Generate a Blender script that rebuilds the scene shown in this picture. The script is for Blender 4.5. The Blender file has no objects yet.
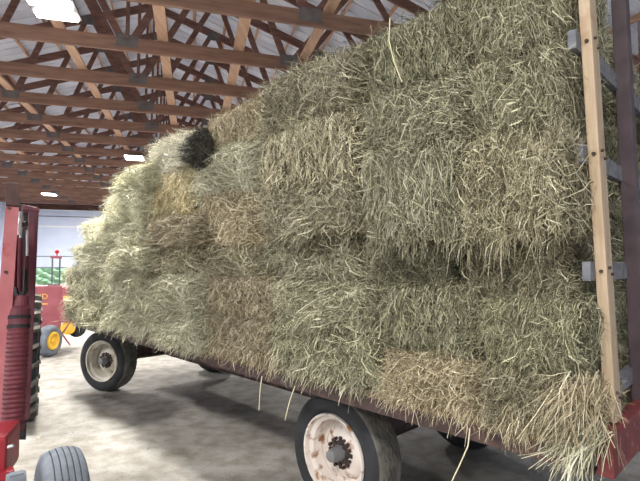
import bpy, bmesh, math, random
import numpy as np
from mathutils import Vector, Matrix

S = bpy.context.scene
COL = S.collection
random.seed(7)
RNG = np.random.default_rng(7)
R = math.radians

# ------------------------------------------------------------------ camera, world, exposure
F = 460.0                      # focal length in pixels of the 640 wide frame
HOR = 268.0                    # eye level in the picture
CAMZ = 1.6
PITCH = math.atan((HOR - 240.5) / F)
cd = bpy.data.cameras.new('camera')
cd.sensor_width = 36.0
cd.lens = F / 640.0 * 36.0
cd.clip_end = 300
cam = bpy.data.objects.new('camera', cd)
COL.objects.link(cam)
cam.location = (0, 0, CAMZ)
cam.rotation_euler = (R(90) + PITCH, 0, 0)
S.camera = cam

W = bpy.data.worlds.new('world')
S.world = W
W.use_nodes = True
bg = W.node_tree.nodes['Background']
bg.inputs[0].default_value = (0.86, 0.93, 1.0, 1)
bg.inputs[1].default_value = 0.36
S.view_settings.view_transform = 'Standard'
S.view_settings.look = 'None'
S.view_settings.gamma = 1
S.view_settings.use_curve_mapping = False
S.view_settings.exposure = 0.9
LAMP_W = 180.0                  # watts per ceiling fixture


sun_d = bpy.data.lights.new('sun', 'SUN')
sun_d.energy = 3.5
sun_d.angle = R(2)
sun_o = bpy.data.objects.new('sun', sun_d)
COL.objects.link(sun_o)
sun_o.rotation_euler = (R(24), 0, R(16))       # high, from the open end of the barn


# ------------------------------------------------------------------ helpers
def ray(x, y):
    m = (x - 320.0) / F
    v = (240.5 - y) / F
    return Vector((m, math.cos(PITCH) - v * math.sin(PITCH), math.sin(PITCH) + v * math.cos(PITCH)))


def at(x, y, Y):
    """the point seen at picture position x, y standing Y metres ahead"""
    d = ray(x, y)
    return Vector((0, 0, CAMZ)) + d * (Y / d.y)


def lin(r, g, b):
    def c(u):
        u /= 255.0
        return u / 12.92 if u <= 0.04045 else ((u + 0.055) / 1.055) ** 2.4
    return (c(r), c(g), c(b), 1)


def new_mat(name):
    m = bpy.data.materials.new(name)
    m.use_nodes = True
    n = m.node_tree.nodes
    return m, n, m.node_tree.links, n['Principled BSDF']


def mat_noise(name, c1, c2, scale=8, rough=0.7, metal=0.0, bump=0.0, stretch=(1, 1, 1), c3=None, c3_scale=3, c3_lo=0.55, c3_hi=0.65, spec=0.4):
    m, n, l, b = new_mat(name)
    tc = n.new('ShaderNodeTexCoord')
    mp = n.new('ShaderNodeMapping')
    mp.inputs['Scale'].default_value = stretch
    l.new(tc.outputs['Object'], mp.inputs['Vector'])
    no = n.new('ShaderNodeTexNoise')
    no.inputs['Scale'].default_value = scale
    no.inputs['Detail'].default_value = 6
    l.new(mp.outputs['Vector'], no.inputs['Vector'])
    rp = n.new('ShaderNodeValToRGB')
    rp.color_ramp.elements[0].position = 0.32
    rp.color_ramp.elements[1].position = 0.68
    rp.color_ramp.elements[0].color = c1
    rp.color_ramp.elements[1].color = c2
    l.new(no.outputs['Fac'], rp.inputs['Fac'])
    out = rp.outputs['Color']
    if c3 is not None:
        n3 = n.new('ShaderNodeTexNoise')
        n3.inputs['Scale'].default_value = c3_scale
        n3.inputs['Detail'].default_value = 8
        l.new(tc.outputs['Object'], n3.inputs['Vector'])
        r3 = n.new('ShaderNodeValToRGB')
        r3.color_ramp.elements[0].position = c3_lo
        r3.color_ramp.elements[1].position = c3_hi
        l.new(n3.outputs['Fac'], r3.inputs['Fac'])
        mx = n.new('ShaderNodeMixRGB')
        l.new(r3.outputs['Color'], mx.inputs['Fac'])
        l.new(out, mx.inputs['Color1'])
        mx.inputs['Color2'].default_value = c3
        out = mx.outputs['Color']
    l.new(out, b.inputs['Base Color'])
    b.inputs['Roughness'].default_value = rough
    b.inputs['Metallic'].default_value = metal
    b.inputs['Specular IOR Level'].default_value = spec
    if bump:
        bp = n.new('ShaderNodeBump')
        bp.inputs['Strength'].default_value = bump
        bp.inputs['Distance'].default_value = 0.02
        l.new(no.outputs['Fac'], bp.inputs['Height'])
        l.new(bp.outputs['Normal'], b.inputs['Normal'])
    return m


def mat_emit(name, col, s):
    m, n, l, b = new_mat(name)
    b.inputs['Base Color'].default_value = (0.9, 0.9, 0.9, 1)
    b.inputs['Emission Color'].default_value = col
    b.inputs['Emission Strength'].default_value = s
    return m


def mat_hay(name, cols, spread=0.16):
    """blades: each one takes its own tone from the ramp; every bale shifts a little"""
    m, n, l, b = new_mat(name)
    g = n.new('ShaderNodeNewGeometry')
    rp = n.new('ShaderNodeValToRGB')
    cr = rp.color_ramp
    cr.elements[0].position = 0.0
    cr.elements[0].color = cols[0]
    cr.elements[1].position = 1.0
    cr.elements[1].color = cols[-1]
    for i, c in enumerate(cols[1:-1]):
        e = cr.elements.new((i + 1) / (len(cols) - 1))
        e.color = c
    l.new(g.outputs['Random Per Island'], rp.inputs['Fac'])
    oi = n.new('ShaderNodeObjectInfo')
    mr = n.new('ShaderNodeMapRange')
    mr.inputs['To Min'].default_value = 1 - spread
    mr.inputs['To Max'].default_value = 1 + spread
    l.new(oi.outputs['Random'], mr.inputs['Value'])
    hs = n.new('ShaderNodeHueSaturation')
    l.new(mr.outputs['Result'], hs.inputs['Value'])
    l.new(rp.outputs['Color'], hs.inputs['Color'])
    l.new(hs.outputs['Color'], b.inputs['Base Color'])
    b.inputs['Roughness'].default_value = 0.62
    b.inputs['Specular IOR Level'].default_value = 0.35
    return m


class MB:
    """collects shapes for one mesh"""
    def __init__(s):
        s.v, s.f, s.mi = [], [], []

    def add(s, vs, fs, mi=0):
        o = len(s.v)
        s.v += [tuple(p) for p in vs]
        s.f += [tuple(i + o for i in f) for f in fs]
        s.mi += [mi] * len(fs)
        return s

    def box(s, c, size, M=None, mi=0):
        x, y, z = (q / 2 for q in size)
        P = [Vector((a * x, b_ * y, k * z)) for a in (-1, 1) for b_ in (-1, 1) for k in (-1, 1)]
        if M is not None:
            P = [M @ p for p in P]
        c = Vector(c)
        P = [p + c for p in P]
        s.add(P, [(0, 1, 3, 2), (4, 6, 7, 5), (0, 4, 5, 1), (2, 3, 7, 6), (0, 2, 6, 4), (1, 5, 7, 3)], mi)
        return s

    def bar(s, a, b, w, t, up=(0, 0, 1), mi=0):
        """rectangular bar from a to b; t along 'up', w across"""
        a, b = Vector(a), Vector(b)
        ax = (b - a).normalized()
        u = Vector(up)
        if abs(ax.dot(u)) > 0.98:
            u = Vector((0, 1, 0))
        sd = ax.cross(u).normalized()
        u = sd.cross(ax).normalized()
        M = Matrix((ax, sd, u)).transposed()
        return s.box((a + b) / 2, ((b - a).length, w, t), M, mi)

    def tube(s, pts, r, seg=10, mi=0, caps=True):
        pts = [Vector(p) for p in pts]
        rs = r if isinstance(r, (list, tuple)) else [r] * len(pts)
        o = len(s.v)
        ref = None
        vs = []
        for i, p in enumerate(pts):
            t = (pts[min(i + 1, len(pts) - 1)] - pts[max(i - 1, 0)]).normalized()
            if ref is None:
                ref = Vector((0, 0, 1)) if abs(t.z) < 0.9 else Vector((1, 0, 0))
            sd = t.cross(ref).normalized()
            ref = sd.cross(t).normalized()
            for k in range(seg):
                a = 2 * math.pi * k / seg
                vs.append(p + (sd * math.cos(a) + ref * math.sin(a)) * rs[i])
        fs = []
        for i in range(len(pts) - 1):
            for k in range(seg):
                k2 = (k + 1) % seg
                fs.append((i * seg + k, i * seg + k2, (i + 1) * seg + k2, (i + 1) * seg + k))
        if caps:
            fs.append(tuple(range(seg))[::-1])
            fs.append(tuple((len(pts) - 1) * seg + k for k in range(seg)))
        return s.add(vs, fs, mi)

    def lathe(s, prof, seg=48, mi=0, closed=False, zig=None, mif=None):
        """profile of (axial x, radius) spun about the local X axis"""
        vs, fs = [], []
        n = len(prof)
        for j in range(seg):
            a = 2 * math.pi * j / seg
            for i, (x, r) in enumerate(prof):
                dx = zig(i, j) if zig else 0
                vs.append((x + dx, r * math.cos(a), r * math.sin(a)))
        for j in range(seg):
            j2 = (j + 1) % seg
            for i in range(n if closed else n - 1):
                i2 = (i + 1) % n
                fs.append((j * n + i, j * n + i2, j2 * n + i2, j2 * n + i))
        s.add(vs, fs, mi)
        if mif:
            m_ = n if closed else n - 1
            for q in range(len(fs)):
                s.mi[len(s.mi) - len(fs) + q] = mif(q % m_)
        return s

    def build(s, name, mat=None, parent=None, loc=None, rot=None, smooth=False, bevel=0.0, M=None):
        me = bpy.data.meshes.new(name)
        me.from_pydata(s.v, [], s.f)
        mats = mat if isinstance(mat, (list, tuple)) else [mat]
        for m in mats:
            me.materials.append(m)
        if len(mats) > 1:
            me.polygons.foreach_set('material_index', s.mi)
        bm = bmesh.new()
        bm.from_mesh(me)
        bmesh.ops.recalc_face_normals(bm, faces=bm.faces)
        if bevel:
            bmesh.ops.bevel(bm, geom=[e for e in bm.edges if e.is_manifold and e.calc_face_angle(0) > 0.6],
                            offset=bevel, segments=2, affect='EDGES', profile=0.6)
        bm.to_mesh(me)
        bm.free()
        if smooth:
            me.polygons.foreach_set('use_smooth', [True] * len(me.polygons))
            try:
                me.set_sharp_from_angle(angle=R(38))
            except Exception:
                pass
        me.update()
        o = bpy.data.objects.new(name, me)
        COL.objects.link(o)
        if parent is not None:
            o.parent = parent
        if M is not None:
            o.matrix_local = M
        else:
            if loc is not None:
                o.location = loc
            if rot is not None:
                o.rotation_euler = rot
        return o


def tag(o, label, cat, group=None, kind=None):
    o['label'] = label
    o['category'] = cat
    if group:
        o['group'] = group
    if kind:
        o['kind'] = kind
    return o


def thing(name, label, cat, loc=(0, 0, 0), rz=0, group=None):
    o = bpy.data.objects.new(name, None)
    o.empty_display_size = 0.2
    COL.objects.link(o)
    o.location = loc
    o.rotation_euler = (0, 0, rz)
    return tag(o, label, cat, group)


def struct(o):
    o['kind'] = 'structure'
    return o


ORD = ['', 'first', 'second', 'third', 'fourth', 'fifth', 'sixth', 'seventh', 'eighth', 'ninth', 'tenth', 'eleventh',
       'twelfth', 'thirteenth', 'fourteenth', 'fifteenth', 'sixteenth', 'seventeenth']

# ------------------------------------------------------------------ materials
M_conc = None


def make_concrete():
    m, n, l, b = new_mat('dusty_concrete')
    tc = n.new('ShaderNodeTexCoord')

    def noise(scale, det, mapping=None, dist=0.0):
        no = n.new('ShaderNodeTexNoise')
        no.inputs['Scale'].default_value = scale
        no.inputs['Detail'].default_value = det
        no.inputs['Distortion'].default_value = dist
        l.new(tc.outputs['Object'], no.inputs['Vector'])
        return no
    n1 = noise(0.55, 8, dist=0.8)
    n2 = noise(6, 8)
    n3 = noise(45, 4)
    r1 = n.new('ShaderNodeValToRGB')
    r1.color_ramp.elements[0].position = 0.35
    r1.color_ramp.elements[0].color = lin(148, 144, 137)
    r1.color_ramp.elements[1].position = 0.62
    r1.color_ramp.elements[1].color = lin(178, 175, 169)
    l.new(n1.outputs['Fac'], r1.inputs['Fac'])
    r2 = n.new('ShaderNodeValToRGB')
    r2.color_ramp.elements[0].position = 0.36
    r2.color_ramp.elements[0].color = lin(205, 200, 190)
    r2.color_ramp.elements[1].position = 0.6
    r2.color_ramp.elements[1].color = (1, 1, 1, 1)
    l.new(n2.outputs['Fac'], r2.inputs['Fac'])
    r3 = n.new('ShaderNodeValToRGB')
    r3.color_ramp.elements[0].position = 0.25
    r3.color_ramp.elements[0].color = lin(196, 186, 168)
    r3.color_ramp.elements[1].position = 0.45
    r3.color_ramp.elements[1].color = (1, 1, 1, 1)
    l.new(n3.outputs['Fac'], r3.inputs['Fac'])
    a = n.new('ShaderNodeMixRGB')
    a.blend_type = 'MULTIPLY'
    a.inputs['Fac'].default_value = 0.8
    l.new(r1.outputs['Color'], a.inputs['Color1'])
    l.new(r2.outputs['Color'], a.inputs['Color2'])
    c = n.new('ShaderNodeMixRGB')
    c.blend_type = 'MULTIPLY'
    c.inputs['Fac'].default_value = 0.7
    l.new(a.outputs['Color'], c.inputs['Color1'])
    l.new(r3.outputs['Color'], c.inputs['Color2'])
    l.new(c.outputs['Color'], b.inputs['Base Color'])
    b.inputs['Roughness'].default_value = 0.8
    bp = n.new('ShaderNodeBump')
    bp.inputs['Strength'].default_value = 0.25
    bp.inputs['Distance'].default_value = 0.01
    l.new(n2.outputs['Fac'], bp.inputs['Height'])
    l.new(bp.outputs['Normal'], b.inputs['Normal'])
    return m


M_conc = make_concrete()
M_ground = mat_noise('gravel_yard', lin(150, 145, 130), lin(185, 180, 165), 3, 0.9)
M_grass = mat_noise('green_leaves', lin(130, 180, 145), lin(195, 222, 195), 3, 0.8)
M_truss = mat_noise('truss_lumber', lin(96, 68, 62), lin(130, 96, 86), 5, 0.7, stretch=(0.6, 4, 4))
M_chord = mat_noise('chord_lumber', lin(122, 92, 80), lin(152, 118, 100), 5, 0.7, stretch=(0.5, 4, 4))
M_brace = mat_noise('brace_lumber', lin(184, 148, 124), lin(206, 172, 148), 5, 0.7, stretch=(4, 0.5, 4))
M_purlin = mat_noise('purlin_lumber', lin(180, 140, 116), lin(206, 168, 142), 5, 0.7, stretch=(4, 0.5, 4))
M_roof = mat_noise('galvanised_sheet', lin(206, 212, 228), lin(226, 230, 242), 1.3, 0.5, 0.0)
M_plate = mat_noise('galvanised_plate', lin(96, 90, 90), lin(118, 112, 112), 9, 0.6, 0.2)
M_wall = mat_noise('white_steel_panel', lin(200, 210, 232), lin(214, 222, 240), 1.0, 0.5)
M_seam = mat_noise('panel_seam', lin(110, 116, 130), lin(130, 136, 150), 3, 0.6)
M_header = mat_noise('header_lumber', lin(70, 44, 38), lin(92, 60, 50), 4, 0.8)
M_white = mat_noise('white_enamel', lin(225, 225, 225), lin(240, 240, 240), 3, 0.4)
M_led = mat_emit('led_diffuser', (0.97, 0.98, 1, 1), 14)
M_rubber = mat_noise('weathered_rubber', lin(34, 35, 38), lin(54, 56, 60), 7, 0.75, bump=0.15)
M_rubber_dusty = mat_noise('dusty_rubber', lin(90, 96, 104), lin(120, 126, 136), 9, 0.85, bump=0.2)
M_tread = mat_noise('dusty_tread', lin(84, 82, 78), lin(118, 115, 108), 14, 0.9, bump=0.2)
M_rim = mat_noise('rusty_cream_paint', lin(214, 204, 196), lin(232, 224, 218), 5, 0.6, c3=lin(146, 104, 70), c3_scale=16, c3_lo=0.53, c3_hi=0.66)
M_rim2 = mat_noise('dusty_cream_paint', lin(196, 190, 178), lin(222, 218, 208), 5, 0.65, c3=lin(150, 130, 108), c3_scale=7, c3_lo=0.56, c3_hi=0.7)
M_steel_dark = mat_noise('dark_greasy_steel', lin(48, 40, 38), lin(78, 66, 62), 20, 0.6, 0.3)
M_hub = mat_noise('grey_hub_steel', lin(110, 112, 116), lin(136, 138, 142), 12, 0.5, 0.4)
M_rail = mat_noise('maroon_steel', lin(66, 52, 52), lin(86, 68, 66), 8, 0.65, c3=lin(106, 82, 74), c3_scale=4)
M_red_end = mat_noise('worn_red_steel', lin(104, 46, 48), lin(128, 60, 60), 10, 0.6, c3=lin(150, 108, 102), c3_scale=22, c3_lo=0.6, c3_hi=0.66)
M_deck = mat_noise('deck_planks', lin(104, 86, 68), lin(140, 118, 94), 6, 0.85, stretch=(0.4, 5, 1))
M_pine = mat_noise('fresh_pine', lin(172, 150, 124), lin(194, 173, 148), 4, 0.6, stretch=(14, 14, 0.7), c3=lin(160, 130, 100), c3_scale=5, c3_lo=0.62, c3_hi=0.72)
M_slat = mat_noise('weathered_slat', lin(92, 94, 100), lin(128, 130, 138), 9, 0.7, stretch=(0.4, 3, 3))
M_post = mat_noise('brown_steel_post', lin(66, 54, 60), lin(84, 70, 76), 10, 0.6)
M_mred = mat_noise('faded_red_paint', lin(146, 80, 84), lin(164, 98, 102), 6, 0.55, c3=lin(140, 60, 60), c3_scale=9, c3_lo=0.62, c3_hi=0.72)
M_mred2 = mat_noise('bright_red_paint', lin(140, 34, 46), lin(160, 48, 58), 6, 0.45)
M_mmaroon = mat_noise('dark_red_paint', lin(82, 32, 44), lin(104, 44, 56), 6, 0.5)
M_tubered = mat_noise('maroon_rubber', lin(84, 34, 44), lin(106, 50, 60), 12, 0.6)
M_black = mat_noise('black_housing', lin(22, 20, 24), lin(34, 32, 36), 6, 0.7)
M_rust = mat_noise('rusty_brown_steel', lin(62, 44, 42), lin(84, 60, 56), 12, 0.8)
M_chrome = mat_noise('chrome_rod', lin(196, 198, 202), lin(216, 218, 222), 5, 0.25, 0.9)
M_baler = mat_noise('baler_red_paint', lin(146, 76, 86), lin(164, 96, 104), 3, 0.5)
M_yellow = mat_noise('yellow_paint', lin(226, 178, 52), lin(240, 196, 76), 4, 0.5)
M_letter = mat_noise('yellow_lettering', lin(232, 170, 80), lin(240, 182, 96), 4, 0.6)
M_frame_grey = mat_noise('grey_frame_paint', lin(78, 86, 100), lin(96, 104, 118), 4, 0.5)
M_redlens = mat_noise('red_lens', lin(190, 20, 34), lin(206, 34, 46), 4, 0.3)

HAY = {
    'grey-green': mat_hay('hay_grey_green', [lin(71, 66, 47), lin(116, 112, 90), lin(154, 151, 125), lin(181, 178, 151), lin(228, 224, 195)]),
    'dark green': mat_hay('hay_dark_green', [lin(61, 59, 43), lin(103, 102, 80), lin(138, 137, 111), lin(165, 163, 135), lin(216, 212, 181)]),
    'tan': mat_hay('hay_tan', [lin(81, 70, 51), lin(130, 118, 93), lin(161, 149, 122), lin(184, 173, 145), lin(218, 209, 183)]),
    'brownish': mat_hay('hay_brownish', [lin(72, 64, 46), lin(117, 110, 88), lin(152, 145, 120), lin(177, 171, 144), lin(222, 216, 188)]),
    'pale': mat_hay('hay_pale', [lin(113, 108, 84), lin(163, 159, 132), lin(188, 185, 159), lin(203, 202, 175), lin(222, 221, 202)]),
    'yellowish': mat_hay('hay_yellowish', [lin(117, 104, 72), lin(171, 158, 121), lin(194, 182, 143), lin(209, 198, 160), lin(226, 219, 187)]),
    'whitish': mat_hay('hay_whitish', [lin(133, 127, 108), lin(182, 177, 158), lin(204, 201, 182), lin(220, 216, 198), lin(235, 233, 218)]),
    'blackish': mat_hay('hay_blackish', [lin(36, 35, 32), lin(50, 49, 45), lin(62, 60, 55), lin(76, 74, 65), lin(135, 130, 109)]),
}
M_core = mat_noise('packed_hay', lin(58, 52, 36), lin(100, 90, 66), 38, 0.9, bump=0.6)
M_core_black = mat_noise('packed_dark_hay', lin(26, 25, 21), lin(44, 42, 36), 30, 0.9, bump=0.6)

# ------------------------------------------------------------------ the barn
BETA = math.atan(0.276)
RV = Vector((math.cos(BETA), math.sin(BETA), 0))        # across the barn
AV = Vector((-math.sin(BETA), math.cos(BETA), 0))       # along the barn
CH = 4.35                                               # underside of the truss bottom chords
V0, V1 = -7.0, 23.2
UR = -0.85                                              # ridge
HALF = 7.0
SL = 0.36
SP = 1.205


def uv(u, v, z=0.0):
    p = RV * u + AV * v
    return Vector((p.x, p.y, z))


ROT = Matrix((RV, AV, Vector((0, 0, 1)))).transposed()

fl = MB()
g = [uv(UR - HALF - 0.2, V0), uv(UR + HALF + 0.2, V0), uv(UR + HALF + 0.2, V1), uv(UR - HALF - 0.2, V1)]
fl.add(g + [p - Vector((0, 0, 0.2)) for p in g], [(0, 1, 2, 3), (7, 6, 5, 4), (0, 4, 5, 1), (1, 5, 6, 2), (2, 6, 7, 3), (3, 7, 4, 0)])
struct(fl.build('floor', M_conc))
yd = MB()
yd.box((0, 0, 0), (120, 120, 0.2), ROT)
o = struct(yd.build('ground', M_ground))
o.location = (0, 0, -0.12)
# walls
for nm, u in (('wall_left', UR - HALF - 0.1), ('wall_right', UR + HALF + 0.1)):
    w = MB()
    w.box(uv(u, (V0 + V1) / 2, CH / 2 + 0.05), (0.08, V1 - V0, CH + 0.1), ROT)
    for k in range(int((V1 - V0) / 0.3)):
        w.box(uv(u + (0.05 if u < 0 else -0.05), V0 + 0.15 + k * 0.3, CH / 2 + 0.05), (0.025, 0.04, CH + 0.1), ROT)
    struct(w.build(nm, M_wall))
# back wall around the open overhead door
DU0, DU1 = -8.0, -0.6
pc = at(66, 268, 20.6)
du_c = pc.dot(RV)
DU0, DU1 = du_c - 2.6, du_c + 2.2
DU0 = max(DU0, UR - HALF + 0.3)
bw = MB()


def wallbox(b, u0, u1, z0, z1, v=V1, t=0.1):
    b.box(uv((u0 + u1) / 2, v, (z0 + z1) / 2), (u1 - u0, t, z1 - z0), ROT)


wallbox(bw, UR - HALF - 0.1, DU0, 0, CH)
wallbox(bw, DU1, UR + HALF + 0.1, 0, CH)
rise = HALF * SL + 0.35
gp = [uv(UR - HALF - 0.1, V1 - 0.05, CH), uv(UR + HALF + 0.1, V1 - 0.05, CH), uv(UR, V1 - 0.05, CH + rise),
      uv(UR - HALF - 0.1, V1 + 0.05, CH), uv(UR + HALF + 0.1, V1 + 0.05, CH), uv(UR, V1 + 0.05, CH + rise)]
bw.add(gp, [(0, 1, 2), (3, 5, 4), (0, 3, 4, 1), (1, 4, 5, 2), (2, 5, 3, 0)])
struct(bw.build('wall_back', M_wall))
hd = MB()
wallbox(hd, UR - HALF, UR + HALF, CH - 0.12, CH + 0.12, V1 - 0.14, 0.16)
struct(hd.build('trim_1', M_header))
dm = MB()
DB = 1.62
edges = [CH - 0.12, 3.93, 3.47, 2.12, DB]
for a, b_ in zip(edges[:-1], edges[1:]):
    wallbox(dm, DU0, DU1, b_ + 0.02, a - 0.02, V1 - 0.05, 0.06)
door = struct(dm.build('door_1', M_wall))
ds = MB()
for z in (3.93, 2.12, DB):
    wallbox(ds, DU0, DU1, z - 0.025, z + 0.025, V1 - 0.06, 0.04)
ds.build('door_seam', M_seam, door)
ds = MB()
wallbox(ds, DU0, DU1, 3.44, 3.5, V1 - 0.07, 0.05)
ds.build('door_rail', M_white, door)
# roof: ribbed sheets on purlins
rf = MB()
prof = []
v = V0
while v < V1 + 0.2:
    prof += [(v, 0), (v + 0.19, 0), (v + 0.2, 0.022), (v + 0.235, 0.022), (v + 0.245, 0)]
    v += 0.25
ZR = CH + HALF * SL + 0.34
for sgn in (-1, 1):
    vs, fs = [], []
    ov = HALF + 0.35
    for (vv, h) in prof:
        vs.append(uv(UR, vv, ZR + h))
        vs.append(uv(UR + sgn * ov, vv, ZR - ov * SL + h))
    for i in range(len(prof) - 1):
        fs.append((2 * i, 2 * i + 1, 2 * i + 3, 2 * i + 2))
    rf.add(vs, fs)
ceil = struct(rf.build('ceiling', M_roof))
for sgn in (-1, 1):
    k = 0.18
    while k < HALF + 0.2:
        p = MB()
        ang = math.atan(SL) * sgn
        Mx = ROT @ Matrix.Rotation(ang, 3, 'Y')
        p.box(uv(UR + sgn * k, (V0 + V1) / 2, ZR - k * SL - 0.055), (0.038, V1 - V0, 0.089), Mx)
        p.build('purlin', M_purlin, ceil)
        k += 0.62

# trusses
NB = [-4.2, -2.1, 0, 2.1, 4.2]


def truss_parts():
    P = {}
    b = MB()
    b.box((0, 0, 0.09), (2 * HALF, 0.038, 0.18))
    P['bottom_chord'] = [b]
    P['top_chord'] = []
    ca = math.cos(math.atan(SL))
    for sgn in (-1, 1):
        t = MB()
        t.bar((0, 0, HALF * SL + 0.11), (sgn * (HALF + 0.3), 0, 0.11 - 0.3 * SL + 0.0), 0.038, 0.15)
        P['top_chord'].append(t)
    P['web'] = []

    def top(x):
        return (x, 0, (HALF - abs(x)) * SL + 0.06)
    for a, c in [(-4.2, -5.5), (-4.2, -3.2), (-2.1, -3.2), (-2.1, -1.2), (0, -1.2), (0, 0.001), (0, 1.2), (2.1, 1.2), (2.1, 3.2), (4.2, 3.2), (4.2, 5.5)]:
        w = MB()
        tp = top(c)
        sh = 0.0 if abs(c) < 0.01 else (0.07 if c > a else -0.07)
        w.bar((a + sh, 0, 0.16), (tp[0] - sh, 0, tp[2]), 0.036, 0.089)
        P['web'].append(w)
    P['gusset_plate'] = []
    for x in NB:
        q = MB()
        q.box((x, -0.021, 0.13), (0.26, 0.004, 0.16))
        q.box((x, 0.021, 0.13), (0.26, 0.004, 0.16))
        P['gusset_plate'].append(q)
    for x in (-3.2, -1.2, 0, 1.2, 3.2):
        q = MB()
        tp = top(x)
        q.box((x, -0.021, tp[2]), (0.26, 0.004, 0.17))
        P['gusset_plate'].append(q)
    return P


tm = {'bottom_chord': M_chord, 'top_chord': M_truss, 'web': M_truss, 'gusset_plate': M_plate}
first = None
NT = 15
for k in range(1, NT + 1):
    v = 4.94 + SP * (k - 1)
    if k == 1:
        lab = 'brown timber roof truss straight above the front of the hay load, nearest of the row'
    elif k == NT:
        lab = 'brown timber roof truss farthest down the barn beside the back wall'
    else:
        lab = 'brown timber roof truss, %s in the row counted from the nearest one' % ORD[k]
    if first is None:
        first = thing('roof_truss', lab, 'roof truss', uv(UR, v, CH), BETA, 'timber roof trusses along the barn')
        for nm, lst in truss_parts().items():
            for b in lst:
                b.build(nm, tm[nm], first)
    else:
        t = first.copy()
        COL.objects.link(t)
        t.location = uv(UR, v, CH)
        t['label'] = lab
        for ch in list(first.children):
            c = ch.copy()
            COL.objects.link(c)
            c.parent = t
# long boards tying the trusses together
for u, wd, lab in [(1.46, 0.12, 'bright tan brace board running lengthwise over the truss chords, rightmost beside the hay top'),
                   (0.55, 0.14, 'tan brace board lengthwise over the chords, second from the hay load'),
                   (-0.42, 0.13, 'tan brace board running lengthwise over the chords beneath the roof ridge'),
                   (-1.62, 0.12, 'tan brace board lengthwise over the chords beside the nearest ceiling light'),
                   (-2.95, 0.12, 'tan brace board running lengthwise, second beyond the nearest ceiling light'),
                   (-4.3, 0.12, 'tan brace board lengthwise, farthest over toward the red machine')]:
    b = MB()
    b.box(uv(u, (4.6 + V1 - 0.3) / 2, CH + 0.2), (wd, V1 - 0.3 - 4.6, 0.036), ROT)
    tag(b.build('brace_board', M_brace), lab, 'brace board', 'brace boards across the truss chords')


# ceiling lights
def lamp(u, v, label=None, power=LAMP_W):
    t = thing('ceiling_light', label, 'ceiling light', uv(u, v, CH - 0.07), BETA, 'white ceiling lights under the trusses')
    b = MB()
    b.box((0, 0, 0.03), (0.46, 0.42, 0.03))
    b.build('housing', M_plate, t, bevel=0.006)
    for y in (-0.125, 0.125):
        d = MB()
        d.box((0, y, 0), (0.4, 0.12, 0.03))
        d.build('diffuser', M_led, t, bevel=0.006)
    for x in (-0.08, 0.08):
        r = MB()
        r.tube([(x, 0, 0.045), (x, 0, 0.3)], 0.008, 8)
        r.build('hanger_rod', M_plate, t)
    for y in (-0.125, 0.125):
        ld = bpy.data.lights.new('lamp_light', 'AREA')
        ld.shape = 'RECTANGLE'
        ld.size, ld.size_y = 0.38, 0.1
        ld.energy = power / 2
        ld.color = (1.0, 0.97, 0.92)
        lo = bpy.data.objects.new('lamp_light', ld)
        COL.objects.link(lo)
        lo.parent = t
        lo.location = (0, y, -0.025)
    return t


LR = -1.32
lamp(LR - 0.12, 5.2, 'twin panel ceiling light hanging bright between the two nearest trusses')
lamp(LR - 0.1, 11.9, 'glowing ceiling light just above the sloping far top of the hay load')
lamp(-5.1, 18.7, 'small far ceiling light near the back wall above the red machine')
for u, v in [(LR, -1.2), (-5.1, 12.0), (-5.1, 5.4), (-5.1, -1.2), (LR, 18.6), (3.0, 12.0)]:
    lamp(u, v, 'white twin panel ceiling light of the rows beyond the picture')

# outdoors beyond the door
for i, (du, dv, rr) in enumerate([(-5.0, 14, 1.5), (0.0, 15, 1.7), (5.0, 14.5, 1.5)]):
    b = bmesh.new()
    bmesh.ops.create_icosphere(b, subdivisions=4, radius=1)
    for vt in b.verts:
        nrm = vt.co.normalized()
        k = 1 + 0.16 * math.sin(7 * nrm.x + i) * math.sin(6 * nrm.y + 2 * i) + 0.1 * math.sin(17 * nrm.z + 13 * nrm.x) + random.uniform(-.05, .05)
        vt.co = nrm * k * rr
        vt.co.z *= 0.9
    me = bpy.data.meshes.new('bush')
    b.to_mesh(me)
    b.free()
    me.materials.append(M_grass)
    o = bpy.data.objects.new('bush', me)
    COL.objects.link(o)
    p = uv(du_c + du, V1 + dv, rr * 0.8)
    o.location = p
    tag(o, 'green bush outside beyond the raised barn door, %s' % ['left of the grey frame', 'behind the grey frame', 'nearest the hay load'][i], 'bush', 'bushes outside the barn')

# ------------------------------------------------------------------ the hay wagon
VPX = -127.0
DD = Vector((VPX - 320, F, 0)).normalized()              # along the wagon, away from us
NN = Vector((-DD.y, DD.x, 0))                            # outward from its visible side
ZB = 0.84
P0 = at(340, 401, (CAMZ - ZB) * F / (401 - HOR))
P0.z = 0
WROT = Matrix((-DD, -NN, Vector((0, 0, 1)))).transposed()   # local x to the right, y inward
WANG = math.atan2(-DD.y, -DD.x)
T_END, T_FAR = -1.26, 4.85
WID = 2.35


def wp(t, o, z):
    """t along the wagon, o outward from its side rail, z up"""
    p = P0 + DD * t + NN * o
    return Vector((p.x, p.y, z))


def onface(x, y, off=0.0):
    """t, z of the picture point x, y on the plane of the load's side"""
    d = ray(x, y)
    q = P0 + NN * off
    c = Vector((0, 0, CAMZ))
    k = (q - c).dot(NN) / d.dot(NN)
    h = c + d * k
    return (h - P0).dot(DD), h.z


wag = thing('hay_wagon', 'long maroon flat bed hay wagon on rubber tyres carrying the stacked bales', 'wagon', wp(1.8, -WID / 2, 0), WANG)
WI = Matrix.Translation(wag.location) @ WROT.to_4x4()
WINV = WI.inverted()


def wl(t, o, z):
    return WINV @ wp(t, o, z)


tl = T_FAR - T_END
xm = WINV @ wp((T_END + T_FAR) / 2, -WID / 2, 0)
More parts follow.
